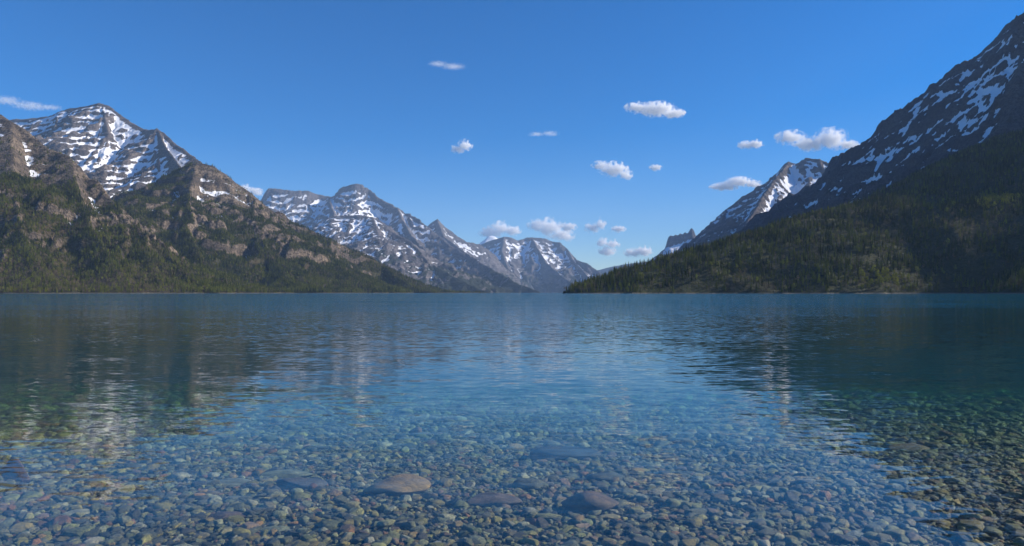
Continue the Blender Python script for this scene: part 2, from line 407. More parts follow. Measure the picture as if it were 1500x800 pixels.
C_ = mountain('mountain', 'wooded triangular mountain with tan cliffs sloping to the lake', 'mountain',
    [dict(p=[(150, 330, 3900), (186, 296, 3900), (209, 277, 3900), (240, 260, 3900), (271, 243, 3850), (289, 236, 3800), (310, 242, 3800), (329, 254, 3800), (341, 265, 3800), (364, 280, 3820), (387, 298, 3850), (410, 315, 3880), (435, 327, 3900), (465, 341, 3950),
             (485, 351, 4000), (510, 363, 4050), (535, 373, 4100), (560, 382, 4150), (585, 392, 4200), (610, 404, 4250), (635, 415, 4350), (657, 423, 4450), (690, 426, 4600), (712, 428, 4700)], k=(0.75, 220, 0.45)),
     dict(p=[(289, 236, 3800), (278, 285, 3400), (270, 330, 3050), (300, 375, 2700), (330, 405, 2450)], k=(0.6, 120, 0.5), ax=1.0, back=2.5),
     dict(p=[(364, 280, 3820), (372, 325, 3450), (395, 365, 3100), (430, 400, 2800), (470, 420, 2600)], k=(0.5, 120, 0.48), ax=0.9, back=3.0),
     dict(p=[(465, 341, 3950), (490, 375, 3600), (525, 400, 3350), (575, 424, 3150)], k=(0.5, 120, 0.48), ax=0.9, back=3.0),
     dict(p=[(560, 382, 4150), (590, 402, 3950), (620, 422, 3800), (645, 428, 3700)], k=(0.8, 80, 0.5))],
    (-2700, -120), (2000, 5000), 7.2, M['near'], SEED + 60, det=(24, 80), cut=120, foot=230, rib=(55, 190), warp=(60, 300), rough=13, strata=(0.5, 85), tilt=0.25,
    snow=dict(lo=300, hi=800, bias=-0.08, k=0.5, conc=0.025, n2=0.18), veg=dict(hi=450, fade=330, bias=0.18, low=0.4),
    spots=[('veg', 235, 275, 3650, 260, 260, 0.7), ('veg', 305, 290, 3600, 170, 200, -0.8), ('veg', 335, 275, 3750, 200, 120, -0.6), ('veg', 310, 320, 3350, 130, 130, -0.4), ('snow', 350, 312, 3500, 160, 160, 0.12),
           ('veg', 405, 330, 3750, 160, 120, -0.35), ('veg', 535, 385, 3900, 260, 120, -0.55), ('snow', 555, 400, 3750, 220, 90, 0.25), ('veg', 612, 415, 3800, 60, 90, -0.8), ('veg', 420, 405, 2700, 500, 350, 0.4)])
A_ = mountain('mountain', 'rocky brown lakeside slope with patchy forest under the high snowy summit', 'mountain',
    [dict(p=[(-220, 60, 3200), (-90, 110, 3050), (-30, 152, 3000), (0, 164, 2950), (17, 176, 2900), (50, 199, 2850), (77, 217, 2800), (103, 228, 2750), (116, 240, 2700), (130, 258, 2680), (143, 263, 2650), (155, 281, 2600), (174, 299, 2550), (194, 316, 2480), (213, 336, 2400),
             (248, 361, 2250), (271, 380, 2150), (290, 398, 2050), (310, 418, 1950), (330, 428, 1850)], k=(0.9, 150, 0.56), back=2.0, ax=1.6),
     dict(p=[(17, 176, 2900), (20, 250, 2450), (30, 320, 2100), (60, 375, 1850), (90, 410, 1650)], k=(0.5, 100, 0.5), ax=0.9, back=3.0),
     dict(p=[(103, 228, 2750), (120, 300, 2350), (150, 350, 2080), (190, 395, 1850)], k=(0.5, 100, 0.5), ax=0.9, back=3.0),
     dict(p=[(174, 299, 2550), (205, 350, 2200), (240, 392, 1980)], k=(0.5, 100, 0.5), ax=0.9, back=3.0),
     dict(p=[(-120, 110, 3050), (-130, 250, 2400), (-100, 370, 1800)], k=(0.5, 100, 0.48), ax=0.9, back=3.0)],
    (-3300, -680), (1350, 3700), 6.5, M['near'], SEED + 70, det=(24, 70), cut=120, foot=230, rib=(55, 170), warp=(60, 280), rough=14, strata=(0.45, 75), tilt=0.2,
    snow=dict(lo=290, hi=760, bias=-0.05, k=0.5, conc=0.022, n2=0.2), veg=dict(hi=350, fade=280, bias=0.05, low=0.36),
    spots=[('veg', 60, 290, 2300, 260, 260, 0.45), ('veg', 110, 335, 2100, 200, 160, 0.3), ('snow', 40, 200, 2820, 260, 130, 0.25), ('snow', 120, 330, 2150, 200, 160, 0.2), ('veg', 150, 260, 2600, 260, 140, -0.35), ('veg', 190, 320, 2400, 130, 130, -0.4),
           ('veg', 20, 345, 1950, 120, 120, -0.5)])
# right-hand side
mountain('mountain', 'small jagged pinnacle peak with a bright snowfield behind the forested slope', 'mountain',
    [dict(p=[(940, 395, 12400), (968, 374, 12200), (975, 361, 12100), (979, 347, 12050), (982, 344, 12000), (987, 345, 12000), (989, 342.5, 12000), (993, 344, 12000), (996, 341, 12000), (1000, 342.5, 12000), (1003, 339, 12000), (1007, 341, 12000), (1010.5, 336, 12000), (1013, 333, 12000), (1016, 336, 12000), (1019, 344, 12000), (1032, 350, 11900), (1060, 356, 11800)], k=(2.6, 85, 0.62))],
    (1900, 4200), (10300, 13200), 11, M['far'], SEED + 80, det=(20, 120), rib=(40, 200), warp=(15, 260), rough=9,
    snow=dict(lo=300, hi=700, bias=-0.05, k=0.42, conc=0.01), veg=dict(hi=250, fade=250, bias=0.0), spots=[('snow', 1001, 356, 11700, 260, 260, 0.75)])
mountain('mountain', 'steep snow ribbed mountain behind the shaded slope', 'mountain',
    [dict(p=[(985, 385, 8600), (1008, 361, 8400), (1030, 342, 8300), (1037, 332, 8250), (1041, 328, 8200), (1046, 327, 8200), (1050, 325, 8200), (1065, 305, 8100), (1087, 289, 8000), (1115, 271, 7900), (1137, 256, 7800), (1149, 243, 7750), (1156, 238, 7700), (1167, 240, 7650), (1175, 235, 7600), (1184, 232, 7600), (1200, 233, 7500), (1217, 241, 7400), (1260, 250, 7200), (1330, 262, 7000)], k=(0.9, 300, 0.72)),
     dict(p=[(1156, 238, 7700), (1135, 262, 7250), (1116, 290, 6850), (1098, 322, 6400), (1075, 360, 5900)], k=(0.9, 150, 0.6)),
     dict(p=[(1065, 305, 8100), (1050, 340, 7400), (1020, 380, 6600)], k=(0.8, 150, 0.6))],
    (1700, 4600), (5400, 9300), 11, M['high'], SEED + 90, det=(60, 130), crag=30, rib=(85, 190), warp=(45, 330), rough=15, strata=(0.25, 80), chord=(0.9, 0.43),
    snow=dict(lo=550, hi=1000, bias=0.14, k=0.46, conc=0.035, n2=0.2, crest=0.3), veg=dict(hi=420, fade=260, bias=0.0), spots=[('snow', 1165, 265, 7100, 420, 500, 0.24)])
I_ = mountain('mountain', 'towering dark mountain flank in shade with scattered snow patches', 'mountain',
    [dict(p=[(1030, 372, 5600), (1076, 342, 5500), (1115, 320, 5400), (1156, 292, 5250), (1189, 271, 5150), (1211, 253, 5050), (1222, 236, 5000), (1230, 228, 4950), (1240, 224, 4900), (1260, 217, 4850), (1275, 203, 4800), (1287, 190, 4750), (1320, 162, 4600), (1342, 151, 4500), (1375, 124, 4350), (1403, 99, 4250),
             (1430, 82, 4150), (1452, 60, 4050), (1474, 36, 4000), (1500, 15, 3900), (1560, -40, 3750), (1680, -130, 3500), (1900, -220, 3000), (2300, -335, 2600), (3100, -594, 1700), (4400, -1150, 1100)], k=(0.95, 260, 0.8)),  # last points, out of view, added and raised to cast shade on the hill
     dict(p=[(1375, 124, 4350), (1372, 190, 3750), (1350, 235, 3300), (1310, 280, 2900)], k=(0.9, 120, 0.6)),
     dict(p=[(1500, 15, 3900), (1500, 110, 3250), (1480, 170, 2850)], k=(0.9, 120, 0.6)),
     dict(p=[(1260, 217, 4850), (1250, 270, 4200), (1225, 310, 3700), (1190, 350, 3200)], k=(0.9, 120, 0.6))],
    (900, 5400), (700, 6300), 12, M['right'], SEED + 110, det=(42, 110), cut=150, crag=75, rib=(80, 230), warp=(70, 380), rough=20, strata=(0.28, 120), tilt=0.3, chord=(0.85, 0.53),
    snow=dict(lo=650, hi=1300, bias=-0.02, k=0.46, conc=0.04, n2=0.2), veg=dict(hi=620, fade=320, bias=0.1),
    spots=[('snow', 1475, 150, 3300, 300, 260, 0.55), ('snow', 1420, 165, 3400, 120, 300, 0.3), ('snow', 1310, 215, 3900, 90, 330, 0.3), ('snow', 1400, 150, 3700, 160, 300, 0.2), ('snow', 1300, 225, 3900, 130, 260, 0.25), ('veg', 1330, 245, 3300, 260, 260, -0.2)])
J_ = mountain('hill', 'low forested hillside reaching into the lake as a point', 'hill',
    [dict(p=[(876, 427.5, 1480), (882, 420, 1490), (891, 412, 1500), (909, 403, 1520), (931, 395, 1530), (961, 384, 1550), (1005, 370, 1570), (1049, 359, 1600), (1076, 350, 1620), (1101, 343, 1640), (1131, 335, 1670), (1164, 324, 1700), (1197, 313, 1750), (1240, 303, 1800), (1290, 290, 1860), (1337, 280, 1900),
             (1364, 258, 2000), (1403, 236, 2080), (1441, 215, 2150), (1500, 193, 2250), (1620, 150, 2350), (1800, 110, 2400)], k=(0.22, 130, 0.44)),
     dict(p=[(1240, 303, 1800), (1290, 306, 1640), (1380, 300, 1560), (1470, 292, 1500), (1580, 285, 1450)], k=(0.3, 60, 0.56)),
     dict(p=[(1600, 330, 1300), (1560, 370, 1100), (1540, 400, 980)], k=(0.4, 60, 0.5))],
    (120, 2500), (820, 3000), 7.5, M['hill'], SEED + 120, det=(4, 60), rib=(13, 150), warp=(35, 260), rough=5,
    snow=dict(lo=9000, hi=9900, bias=-1, k=0.1, conc=0.0), veg=dict(hi=2000, fade=500, bias=0.2))

# ------------------------------------------------------------------ ground / lake bed: one sheet out to the horizon
def bed_z(x, y):
    y = np.asarray(y, np.float32); x = np.asarray(x, np.float32)
    z = np.where(y < 26, -0.19 - 0.021 * (y - 4.0), -0.652 - 0.06 * (y - 26))
    z = z - 0.07 * np.maximum(y - 6.0, 0)
    z = np.where(y < 2.5, -0.1585 + 0.12 * (2.5 - y), z)
    z = z + 0.025 * pnoise(x / 2.3, y / 2.0, 900) * sstep(1.0, 5, y) + 0.012 * pnoise(x / 0.7, y / 0.7, 901)
    z = z + 0.10 * pnoise(x / 9.0, y / 5.0, 903) * sstep(9, 16, y)
    return np.minimum(np.maximum(z, -16), 6)

def spaced(a0, a1, d0, g):
    v = [a0]; d = d0
    while v[-1] < a1: v.append(min(a1, v[-1] + d)); d *= g
    return v
xp = spaced(0, 12, 0.25, 1.0) + spaced(12.3, 15000, 0.4, 1.13)
xs = np.array(sorted(set([-v for v in xp] + xp)), np.float32)
ys = np.array([-12000, -6000, -3000, -1500, -700, -300, -120, -60, -30, -15, -8, -4] + spaced(-2, 24, 0.2, 1.0) + spaced(24.3, 24500, 0.4, 1.1), np.float32)
GX, GY = np.meshgrid(xs, ys)
GZ = bed_z(GX, GY)
def grid_quads(nx, ny):
    i = np.arange(nx * ny).reshape(ny, nx)
    return np.stack([i[:-1, :-1], i[:-1, 1:], i[1:, 1:], i[1:, :-1]], -1).reshape(-1, 4)
me = mesh_from('lake_bed', np.stack([GX.ravel(), GY.ravel(), GZ.ravel()], -1), grid_quads(len(xs), len(ys)))
t = NT('lake_bed')
pos = t.n("ShaderNodeNewGeometry").outputs['Position']
vor = t.n("ShaderNodeTexVoronoi", ins={'Vector': t.vm('MULTIPLY', pos, (0.8, 1.0, 1.0)), 'Scale': 14.0})
n1 = t.noise(pos, 0.35, 4, 0.6); n2 = t.noise(pos, 40.0, 3, 0.6)
c = t.ramp(t.n("ShaderNodeSeparateColor", ins={0: vor.outputs['Color']}).outputs[0], [(0.0, (0.045, 0.05, 0.045)), (0.35, (0.09, 0.095, 0.07)), (0.7, (0.14, 0.135, 0.09)), (1.0, (0.24, 0.23, 0.18))])
c = t.mix(t.mapr(vor.outputs['Distance'], 0.25, 0.6), c, (0.02, 0.021, 0.017))
c = t.mix(t.mapr(n1, 0.45, 0.7, 0, 0.6), c, (0.075, 0.08, 0.04))
c = t.mix(t.mapr(n2, 0.4, 0.7, 0, 0.4), c, (0.05, 0.05, 0.04))
b = t.n("ShaderNodeBsdfPrincipled", ins={'Base Color': c, 'Roughness': 0.85})
me.materials.append(t.out(b.outputs[0]))
bed = bpy.data.objects.new('lake_bed', me); COL.objects.link(bed)
tag(bed, 'gravelly olive lake bed under the clear shallow water', 'lake bed', kind='structure')

# ------------------------------------------------------------------ water
WTOP_Y0 = -1.2
def water_mat():
    t = NT('lake_water')
    geo = t.n("ShaderNodeNewGeometry")
    pos = geo.outputs['Position']
    sep = t.n("ShaderNodeSeparateXYZ", ins={0: pos})
    # the wind reaches the open lake, the water near the shore is calmer
    off = t.mapr(sep.outputs[1], 13.0, 90.0, 0.0, 1.0, False)
    gust = t.noise(t.vm('MULTIPLY', pos, (0.02, 0.06, 0)), 1.0, 3, 0.6)
    amp_f = t.m('MULTIPLY', t.m('ADD', 0.46, t.m('MULTIPLY', off, 4.6)), t.mapr(gust, 0.3, 0.7, 0.65, 1.35))
    amp_s = t.m('ADD', 0.36, t.m('MULTIPLY', off, 0.5))
    def slope(sx, sy, k, detail=2, amp=None):
        w = t.vm('MULTIPLY', pos, (sx, sy, 0))
        c = t.noise(w, 1.0, detail, 0.55, out='Color', dist=0.3)
        v = t.vm('MULTIPLY', t.vm('SUBTRACT', c, (0.5, 0.5, 0.5)), (k * 0.55, k, 0))
        if amp is not None:
            sc = t.n("ShaderNodeVectorMath", operation='SCALE'); t.set(sc.inputs[0], v); t.set(sc.inputs['Scale'], amp); v = sc.outputs[0]
        return v
    s = slope(3.6, 9.5, 0.30, 2, amp_f)
    s = t.vm('ADD', s, slope(0.9, 2.6, 0.22, 2, amp_s))
    s = t.vm('ADD', s, slope(0.12, 0.5, 0.10, 2, 0.45))
    nrm = t.vm('NORMALIZE', t.vm('SUBTRACT', (0, 0, 1), s))
    # reflectance of water, the same from above and below
    cth = t.m('ABSOLUTE', t.vm('DOT_PRODUCT', geo.outputs['Incoming'], nrm))
    fr = t.m('ADD', 0.02, t.m('MULTIPLY', 0.98, t.m('POWER', t.m('SUBTRACT', 1.0, cth, clamp=True), 5.0)), clamp=True)
    gl = t.n("ShaderNodeBsdfGlossy", ins={'Color': (0.96, 0.93, 0.87), 'Roughness': 0.03, 'Normal': nrm})
    tr = t.n("ShaderNodeBsdfTransparent")
    mx = t.n("ShaderNodeMixShader"); t.set(mx.inputs[0], fr); t.set(mx.inputs[1], tr.outputs[0]); t.set(mx.inputs[2], gl.outputs[0])
    ab = t.n("ShaderNodeVolumeAbsorption", ins={'Color': (0.40, 0.73, 0.58), 'Density': 0.34})
    sca = t.n("ShaderNodeVolumeScatter", ins={'Color': (0.06, 0.43, 1.0), 'Density': 0.029})
    ads = t.n("ShaderNodeAddShader"); t.set(ads.inputs[0], ab.outputs[0]); t.set(ads.inputs[1], sca.outputs[0])
    return t.out(mx.outputs[0], ads.outputs[0])
xw = [v for v in xs if abs(v) <= 9000]
yw = [WTOP_Y0] + [v for v in ys if v > WTOP_Y0 + 0.1 and v < 21500]
WX, WY = np.meshgrid(np.array(xw, np.float32), np.array(yw, np.float32))
nx, ny = len(xw), len(yw)
Vt = np.stack([WX.ravel(), WY.ravel(), np.zeros(nx * ny)], -1)
Vb = Vt.copy(); Vb[:, 2] = -18
Q = grid_quads(nx, ny); i = np.arange(nx * ny).reshape(ny, nx); n = nx * ny
def side(a): return np.stack([a[:-1], a[:-1] + n, a[1:] + n, a[1:]], -1)
Q = np.vstack([Q, Q[:, ::-1] + n, side(i[0, ::1]), side(i[-1, ::-1]), side(i[::-1, 0]), side(i[:, -1])])
me = mesh_from('lake_water', np.vstack([Vt, Vb]), Q, smooth=False)
me.materials.append(water_mat())
water = bpy.data.objects.new('lake_water', me); COL.objects.link(water)
tag(water, 'clear rippled lake water reflecting sky and mountains', 'lake', kind='structure')

# ------------------------------------------------------------------ trees
def conifer(seed, layers=8, slim=0.15, tall=1.0):
    """unit-height conifer: tapered trunk and drooping ragged boughs"""
    rng = np.random.default_rng(seed); V = []; Fc = []; tip = []; mi = []
    def v(x, y, z, tp): V.append((x, y, z)); tip.append(tp); return len(V) - 1
    for a in range(4):
        p, q = a * math.pi / 2, (a + 1) * math.pi / 2
        Fc.append((v(.012 * math.cos(p), .012 * math.sin(p), -.06, 0), v(.012 * math.cos(q), .012 * math.sin(q), -.06, 0), v(.002, 0, .97, 0))); mi.append(1)
    for L in range(layers):
        f = L / (layers - 1)
        z0 = 0.08 + 0.80 * f; r = slim * (1 - f) ** 0.85 * rng.uniform(.85, 1.15) + 0.016
        n = 7 if f < .6 else 5
        top = v(rng.normal(0, .004), rng.normal(0, .004), z0 + 0.17 * (1 - .3 * f), 0.1)
        ph = rng.uniform(0, 6.28)
        for k in range(n):
            a = ph + 6.283 * k / n + rng.normal(0, .15); w = 6.283 / n * 0.42
            rr = r * rng.uniform(.65, 1.25); zz = z0 - rng.uniform(.0, .05)
            i1 = v(rr * .55 * math.cos(a - w), rr * .55 * math.sin(a - w), z0 + .035, .3)
            i2 = v(rr * math.cos(a), rr * math.sin(a), zz, 1.0)
            i3 = v(rr * .55 * math.cos(a + w), rr * .55 * math.sin(a + w), z0 + .035, .3)
            Fc.append((top, i1, i2)); Fc.append((top, i2, i3)); mi += [0, 0]
    return V, Fc, tip, mi

def broadleaf(seed, leaves=90, lsz=0.055, spread=0.2):
    """unit-height slender aspen: trunk, rising limbs and small leaf clumps with gaps"""
    rng = np.random.default_rng(seed); V = []; Fc = []; tip = []; mi = []
    def v(p, tp): V.append(tuple(p)); tip.append(tp); return len(V) - 1
    def limb(p, q, r0, r1):
        p = np.array(p); q = np.array(q)
        a = [v(p + r0 * np.array([math.cos(t_), math.sin(t_), 0]), 0) for t_ in (0, 2.09, 4.19)]
        b = [v(q + r1 * np.array([math.cos(t_), math.sin(t_), 0]), 0) for t_ in (0, 2.09, 4.19)]
        for k in range(3): Fc.append((a[k], a[(k + 1) % 3], b[(k + 1) % 3], b[k])); mi.append(1)
    limb((0, 0, -.06), (.01, .01, .55), .014, .008); limb((.01, .01, .55), (0, 0, .96), .008, .002)
    ends = []
    for k in range(9):
        z = rng.uniform(.25, .75); a = rng.uniform(0, 6.28); l = rng.uniform(.12, .3) * (1.15 - z)* 1.3
        e = np.array([l * .75 * math.cos(a), l * .75 * math.sin(a), z + l * .8]); limb((.01, .01, z), e, .006, .002); ends.append(e)
    for k in range(leaves):
        if rng.random() < .65:
            c = ends[rng.integers(len(ends))] * np.array([1, 1, 1]) + rng.normal(0, .045, 3)
        else:
            z = rng.uniform(.3, .98); rad = spread * math.sin(math.pi * (z - .18) / .85) * math.sqrt(rng.random()); a = rng.uniform(0, 6.28)
            c = np.array([rad * math.cos(a), rad * math.sin(a), z])
        u = rng.normal(0, 1, 3); u /= np.linalg.norm(u); w = np.cross(u, rng.normal(0, 1, 3)); w /= np.linalg.norm(w)
        s_ = lsz * rng.uniform(.5, 1.1)
        Fc.append((v(c - u * s_, .3), v(c - w * s_ * .6, .6), v(c + u * s_, .8), v(c + w * s_ * .6, .5))); mi.append(0)
    return V, Fc, tip, mi

def build_proto(name, data, mats):
    V, Fc, tip, mi = data
    me = bpy.data.meshes.new(name); me.from_pydata(V, [], Fc); fattr(me, 'tip', tip)
    for m_ in mats: me.materials.append(m_)
    me.polygons.foreach_set("material_index", mi); me.update()
    return me
LM = [M['leaf'], M['bark']]
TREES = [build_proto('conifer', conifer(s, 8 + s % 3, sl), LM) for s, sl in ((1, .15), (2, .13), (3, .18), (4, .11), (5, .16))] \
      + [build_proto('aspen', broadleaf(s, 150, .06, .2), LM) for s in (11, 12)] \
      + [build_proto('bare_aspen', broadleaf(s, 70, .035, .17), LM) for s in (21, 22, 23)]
protos = bpy.data.collections.new("tree_kinds")      # source shapes for the masses
TREE_OB = []
for k, m_ in enumerate(TREES):
    o = bpy.data.objects.new("kind_%02d" % k, m_); protos.objects.link(o); TREE_OB.append(o)

def scatter_group(coll):
    g = bpy.data.node_groups.new("scatter", 'GeometryNodeTree')
    g.interface.new_socket("Geometry", in_out='INPUT', socket_type='NodeSocketGeometry')
    g.interface.new_socket("Geometry", in_out='OUTPUT', socket_type='NodeSocketGeometry')
    N = g.nodes; L = g.links
    gi = N.new("NodeGroupInput"); go = N.new("NodeGroupOutput")
    ci = N.new("GeometryNodeCollectionInfo"); ci.inputs[0].default_value = coll; ci.inputs['Separate Children'].default_value = True; ci.inputs['Reset Children'].default_value = True
    ip = N.new("GeometryNodeInstanceOnPoints"); ip.inputs['Pick Instance'].default_value = True
    def na(nm, ty):
        a = N.new("GeometryNodeInputNamedAttribute"); a.data_type = ty; a.inputs[0].default_value = nm; return a.outputs[0]
    L.new(gi.outputs[0], ip.inputs['Points']); L.new(ci.outputs[0], ip.inputs['Instance'])
    L.new(na('idx', 'INT'), ip.inputs['Instance Index']); L.new(na('rot', 'FLOAT_VECTOR'), ip.inputs['Rotation']); L.new(na('scl', 'FLOAT_VECTOR'), ip.inputs['Scale'])
    L.new(ip.outputs[0], go.inputs[0])
    return g
def mass(name, group, P, idx, rot, scl, col, mats):
    me = bpy.data.meshes.new(name); me.vertices.add(len(P))
    me.vertices.foreach_set("co", np.ascontiguousarray(P, np.float32).ravel())
    a = me.attributes.new('idx', 'INT', 'POINT'); a.data.foreach_set("value", np.ascontiguousarray(idx, np.int32))
    for nm, arr in (('rot', rot), ('scl', scl)):
        a = me.attributes.new(nm, 'FLOAT_VECTOR', 'POINT'); a.data.foreach_set("vector", np.ascontiguousarray(arr, np.float32).ravel())
    a = me.attributes.new('col', 'FLOAT_COLOR', 'POINT'); a.data.foreach_set("color", np.ascontiguousarray(np.hstack([col, np.ones((len(P), 1))]), np.float32).ravel())
    for m_ in mats: me.materials.append(m_)
    o = bpy.data.objects.new(name, me); COL.objects.link(o)
    md = o.modifiers.new("scatter", 'NODES'); md.node_group = group
    return o
TG = scatter_group(protos)

def bil(T, A, x, y):
    fx = (x - T['xs'][0]) / T['res']; fy = (y - T['ys'][0]) / T['res']
    ix = np.clip(fx.astype(int), 0, len(T['xs']) - 2); iy = np.clip(fy.astype(int), 0, len(T['ys']) - 2)
    tx = fx - ix; ty = fy - iy
    return (A[iy, ix] * (1 - tx) + A[iy, ix + 1] * tx) * (1 - ty) + (A[iy + 1, ix] * (1 - tx) + A[iy + 1, ix + 1] * tx) * ty

def in_sight(T, x, y, z, lift=30.0, steps=28):
    """drop what the ground itself hides from the lake side (with room for a step to the side)"""
    ok = np.ones(len(x), bool)
    for s_ in np.linspace(0.45, 0.985, steps):
        xx = x * s_; yy = y * s_
        ins = (xx > T['xs'][0]) & (xx < T['xs'][-1]) & (yy > T['ys'][0]) & (yy < T['ys'][-1])
        h = np.where(ins, bil(T, T['H'], np.clip(xx, T['xs'][0], T['xs'][-1]), np.clip(yy, T['ys'][0], T['ys'][-1])), -99)
        ok &= h < CAMZ + (z + lift - CAMZ) * s_
    return ok

def project(P):
    return CX + F * P[:, 0] / P[:, 1], HY - F * (P[:, 2] - CAMZ) / P[:, 1]

CONI = np.array([0.024, 0.036, 0.013]); OLIVE = np.array([0.125, 0.14, 0.03]); BARE = np.array([0.165, 0.135, 0.10]); YELL = np.array([0.20, 0.21, 0.035])
def forest(T, n, dens, hr, seed, kinds):
    rng = np.random.default_rng(seed)
    x = rng.uniform(T['xs'][0], T['xs'][-1], n); y = rng.uniform(T['ys'][0], T['ys'][-1], n)
    px = CX + F * x / y
    k = (px > -90) & (px < 1590); x, y = x[k], y[k]
    z = bil(T, T['H'], x, y); v = bil(T, T['veg'], x, y); sl = bil(T, T['slope'], x, y)
    k = (z > 1.2) & (rng.random(len(x)) < dens(x, y, z, v, sl)); x, y, z = x[k], y[k], z[k]
    k = in_sight(T, x, y, z); x, y, z = x[k], y[k], z[k]
    P = np.stack([x, y, z - 0.4], -1)
    px, py = project(P)
    kind, col = kinds(P, px, py, rng)
    h = rng.uniform(hr[0], hr[1], len(x)) * np.where(kind >= 5, 0.8, 1.0) * (0.75 + 0.25 * rng.random(len(x)))
    wd = h * rng.uniform(0.85, 1.25, len(x))
    rot = np.stack([rng.normal(0, .03, len(x)), rng.normal(0, .03, len(x)), rng.uniform(0, 6.28, len(x))], -1)
    return dict(P=P, idx=kind, rot=rot, scl=np.stack([wd, wd, h], -1), col=col, px=px, py=py, h=h)

def pick(rng, p):
    """kind index from per-tree chances (conifer, leafing aspen, bare aspen)"""
    u = rng.random(len(p[0])); n = len(u)
    return np.where(u < p[0], rng.integers(0, 5, n), np.where(u < p[0] + p[1], rng.integers(5, 7, n), rng.integers(7, 10, n)))
def tint(kind, px, P, rng, yell):
    n = len(kind); g = fbm(P[:, 0] / 90, P[:, 1] / 90, 3, 555)
    f = np.clip(0.34 + 0.25 * sstep(100, 25, P[:, 2]) + 0.6 * g + rng.normal(0, .3, n), 0, 1)[:, None]  # more olive on low trees paints in the sunlit strip by the shore
    col = CONI * (1 - f) + OLIVE * f
    col = np.where((kind >= 7)[:, None], BARE * rng.uniform(.6, 1.15, (n, 1)), col)
    yl = np.where(yell[:, None], YELL, OLIVE * 1.3)
    col = np.where(((kind >= 5) & (kind < 7))[:, None], yl * rng.uniform(.7, 1.1, (n, 1)), col)
    return col * rng.uniform(.75, 1.25, (n, 1))

def kinds_hill(P, px, py, rng):
    g = fbm(P[:, 0] / 130, P[:, 1] / 130, 3, 333)
    shore = sstep(30, 8, P[:, 2])
    yb = np.exp(-(((px - 1295) / 42) ** 2 + ((py - 412) / 12) ** 2)) + np.exp(-(((px - 1378) / 10) ** 2 + ((py - 408) / 8) ** 2)) + 0.9 * np.exp(-(((px - 1462) / 24) ** 2 + ((py - 295) / 10) ** 2))
    pb = np.clip(0.20 + 0.30 * g + 0.25 * shore + 0.25 * np.exp(-((py - 335) / 22) ** 2) * (px > 1230), 0.03, .75)
    pl = np.clip(0.04 + yb, 0, .9); pc = np.clip(1 - pb - pl, 0.02, 1)
    k = pick(rng, (pc, pl)); return k, tint(k, px, P, rng, yb > .3)
def kinds_left(P, px, py, rng):
    g = fbm(P[:, 0] / 160, P[:, 1] / 160, 3, 444)
    low = sstep(150, 30, P[:, 2]) * sstep(330, 220, px)
    pb = np.clip(0.08 + 0.28 * g + 0.42 * low, 0.0, .8); pl = 0.05 + 0.10 * low; pc = 1 - pb - pl
    k = pick(rng, (pc, pl)); return k, tint(k, px, P, rng, g > 9)
FJ = forest(J_, 135000, lambda x, y, z, v, sl: 0.25 + 0.72 * sstep(-.45, .0, fbm(x / 70, y / 70, 3, 888)), (7, 23), 31, kinds_hill)
FA = forest(A_, 210000, lambda x, y, z, v, sl: np.maximum(sstep(.42, .62, v) * .9, .10 * (z < 620)) * sstep(1.9, 1.2, sl), (9, 20), 32, kinds_left)
FC = forest(C_, 280000, lambda x, y, z, v, sl: np.maximum(sstep(.42, .62, v) * .95, .10) * sstep(1.9, 1.2, sl), (10, 22), 33, kinds_left)
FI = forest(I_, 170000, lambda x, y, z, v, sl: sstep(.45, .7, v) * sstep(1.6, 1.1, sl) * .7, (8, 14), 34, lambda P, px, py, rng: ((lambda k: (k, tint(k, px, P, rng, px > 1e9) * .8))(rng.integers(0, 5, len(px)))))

# the trees that show largest on the near hill are things of their own; the rest is forest
def pick_trees(Fo):
    px, py, h, P = Fo['px'], Fo['py'], Fo['h'], Fo['P']
    app = h / P[:, 1]
    infr = (px > 846) & (px < 1498)
    top = py - app * F
    sel = {}
    used = np.zeros(len(px), bool)
    # skyline: highest top in each narrow column
    sky_ = []
    for a in np.arange(850, 1236, 4.6):
        c = np.where(infr & (px >= a) & (px < a + 4.6))[0]
        if len(c):
            j = c[np.argmin(top[c])]; sky_.append(j); used[j] = True
    sel['sky'] = sky_
    yel = np.where(infr & (Fo['idx'] >= 5) & (Fo['idx'] < 7) & ~used & (Fo['col'][:, 0] > .11))[0]
    yel = yel[np.argsort(-app[yel])][:45]; used[yel] = True; sel['yellow'] = list(yel)
    sh = np.where(infr & ~used & (P[:, 2] < 12))[0]
    sh = sh[np.argsort(-app[sh])][:95]; used[sh] = True; sel['shore'] = list(sh)
    rest = np.where(infr & ~used & (P[:, 2] < 120))[0]
    rest = rest[np.argsort(-app[rest])][:76]; used[rest] = True; sel['slope'] = list(rest)
    return sel, used
SEL, USED = pick_trees(FJ)
ORD = ['first', 'second', 'third', 'fourth', 'fifth', 'sixth', 'seventh', 'eighth', 'ninth', 'tenth', 'eleventh', 'twelfth', 'thirteenth', 'fourteenth', 'fifteenth', 'sixteenth', 'seventeenth', 'eighteenth', 'nineteenth', 'twentieth']
def ordinal(n):
    if n < 20: return ORD[n]
    tens = {2: 'twenty', 3: 'thirty', 4: 'forty', 5: 'fifty', 6: 'sixty', 7: 'seventy', 8: 'eighty', 9: 'ninety'}
    t_, u_ = divmod(n + 1, 10)
    return tens[t_] + '-' + ORD[u_ - 1] if u_ else tens[t_][:-1] + 'ieth'
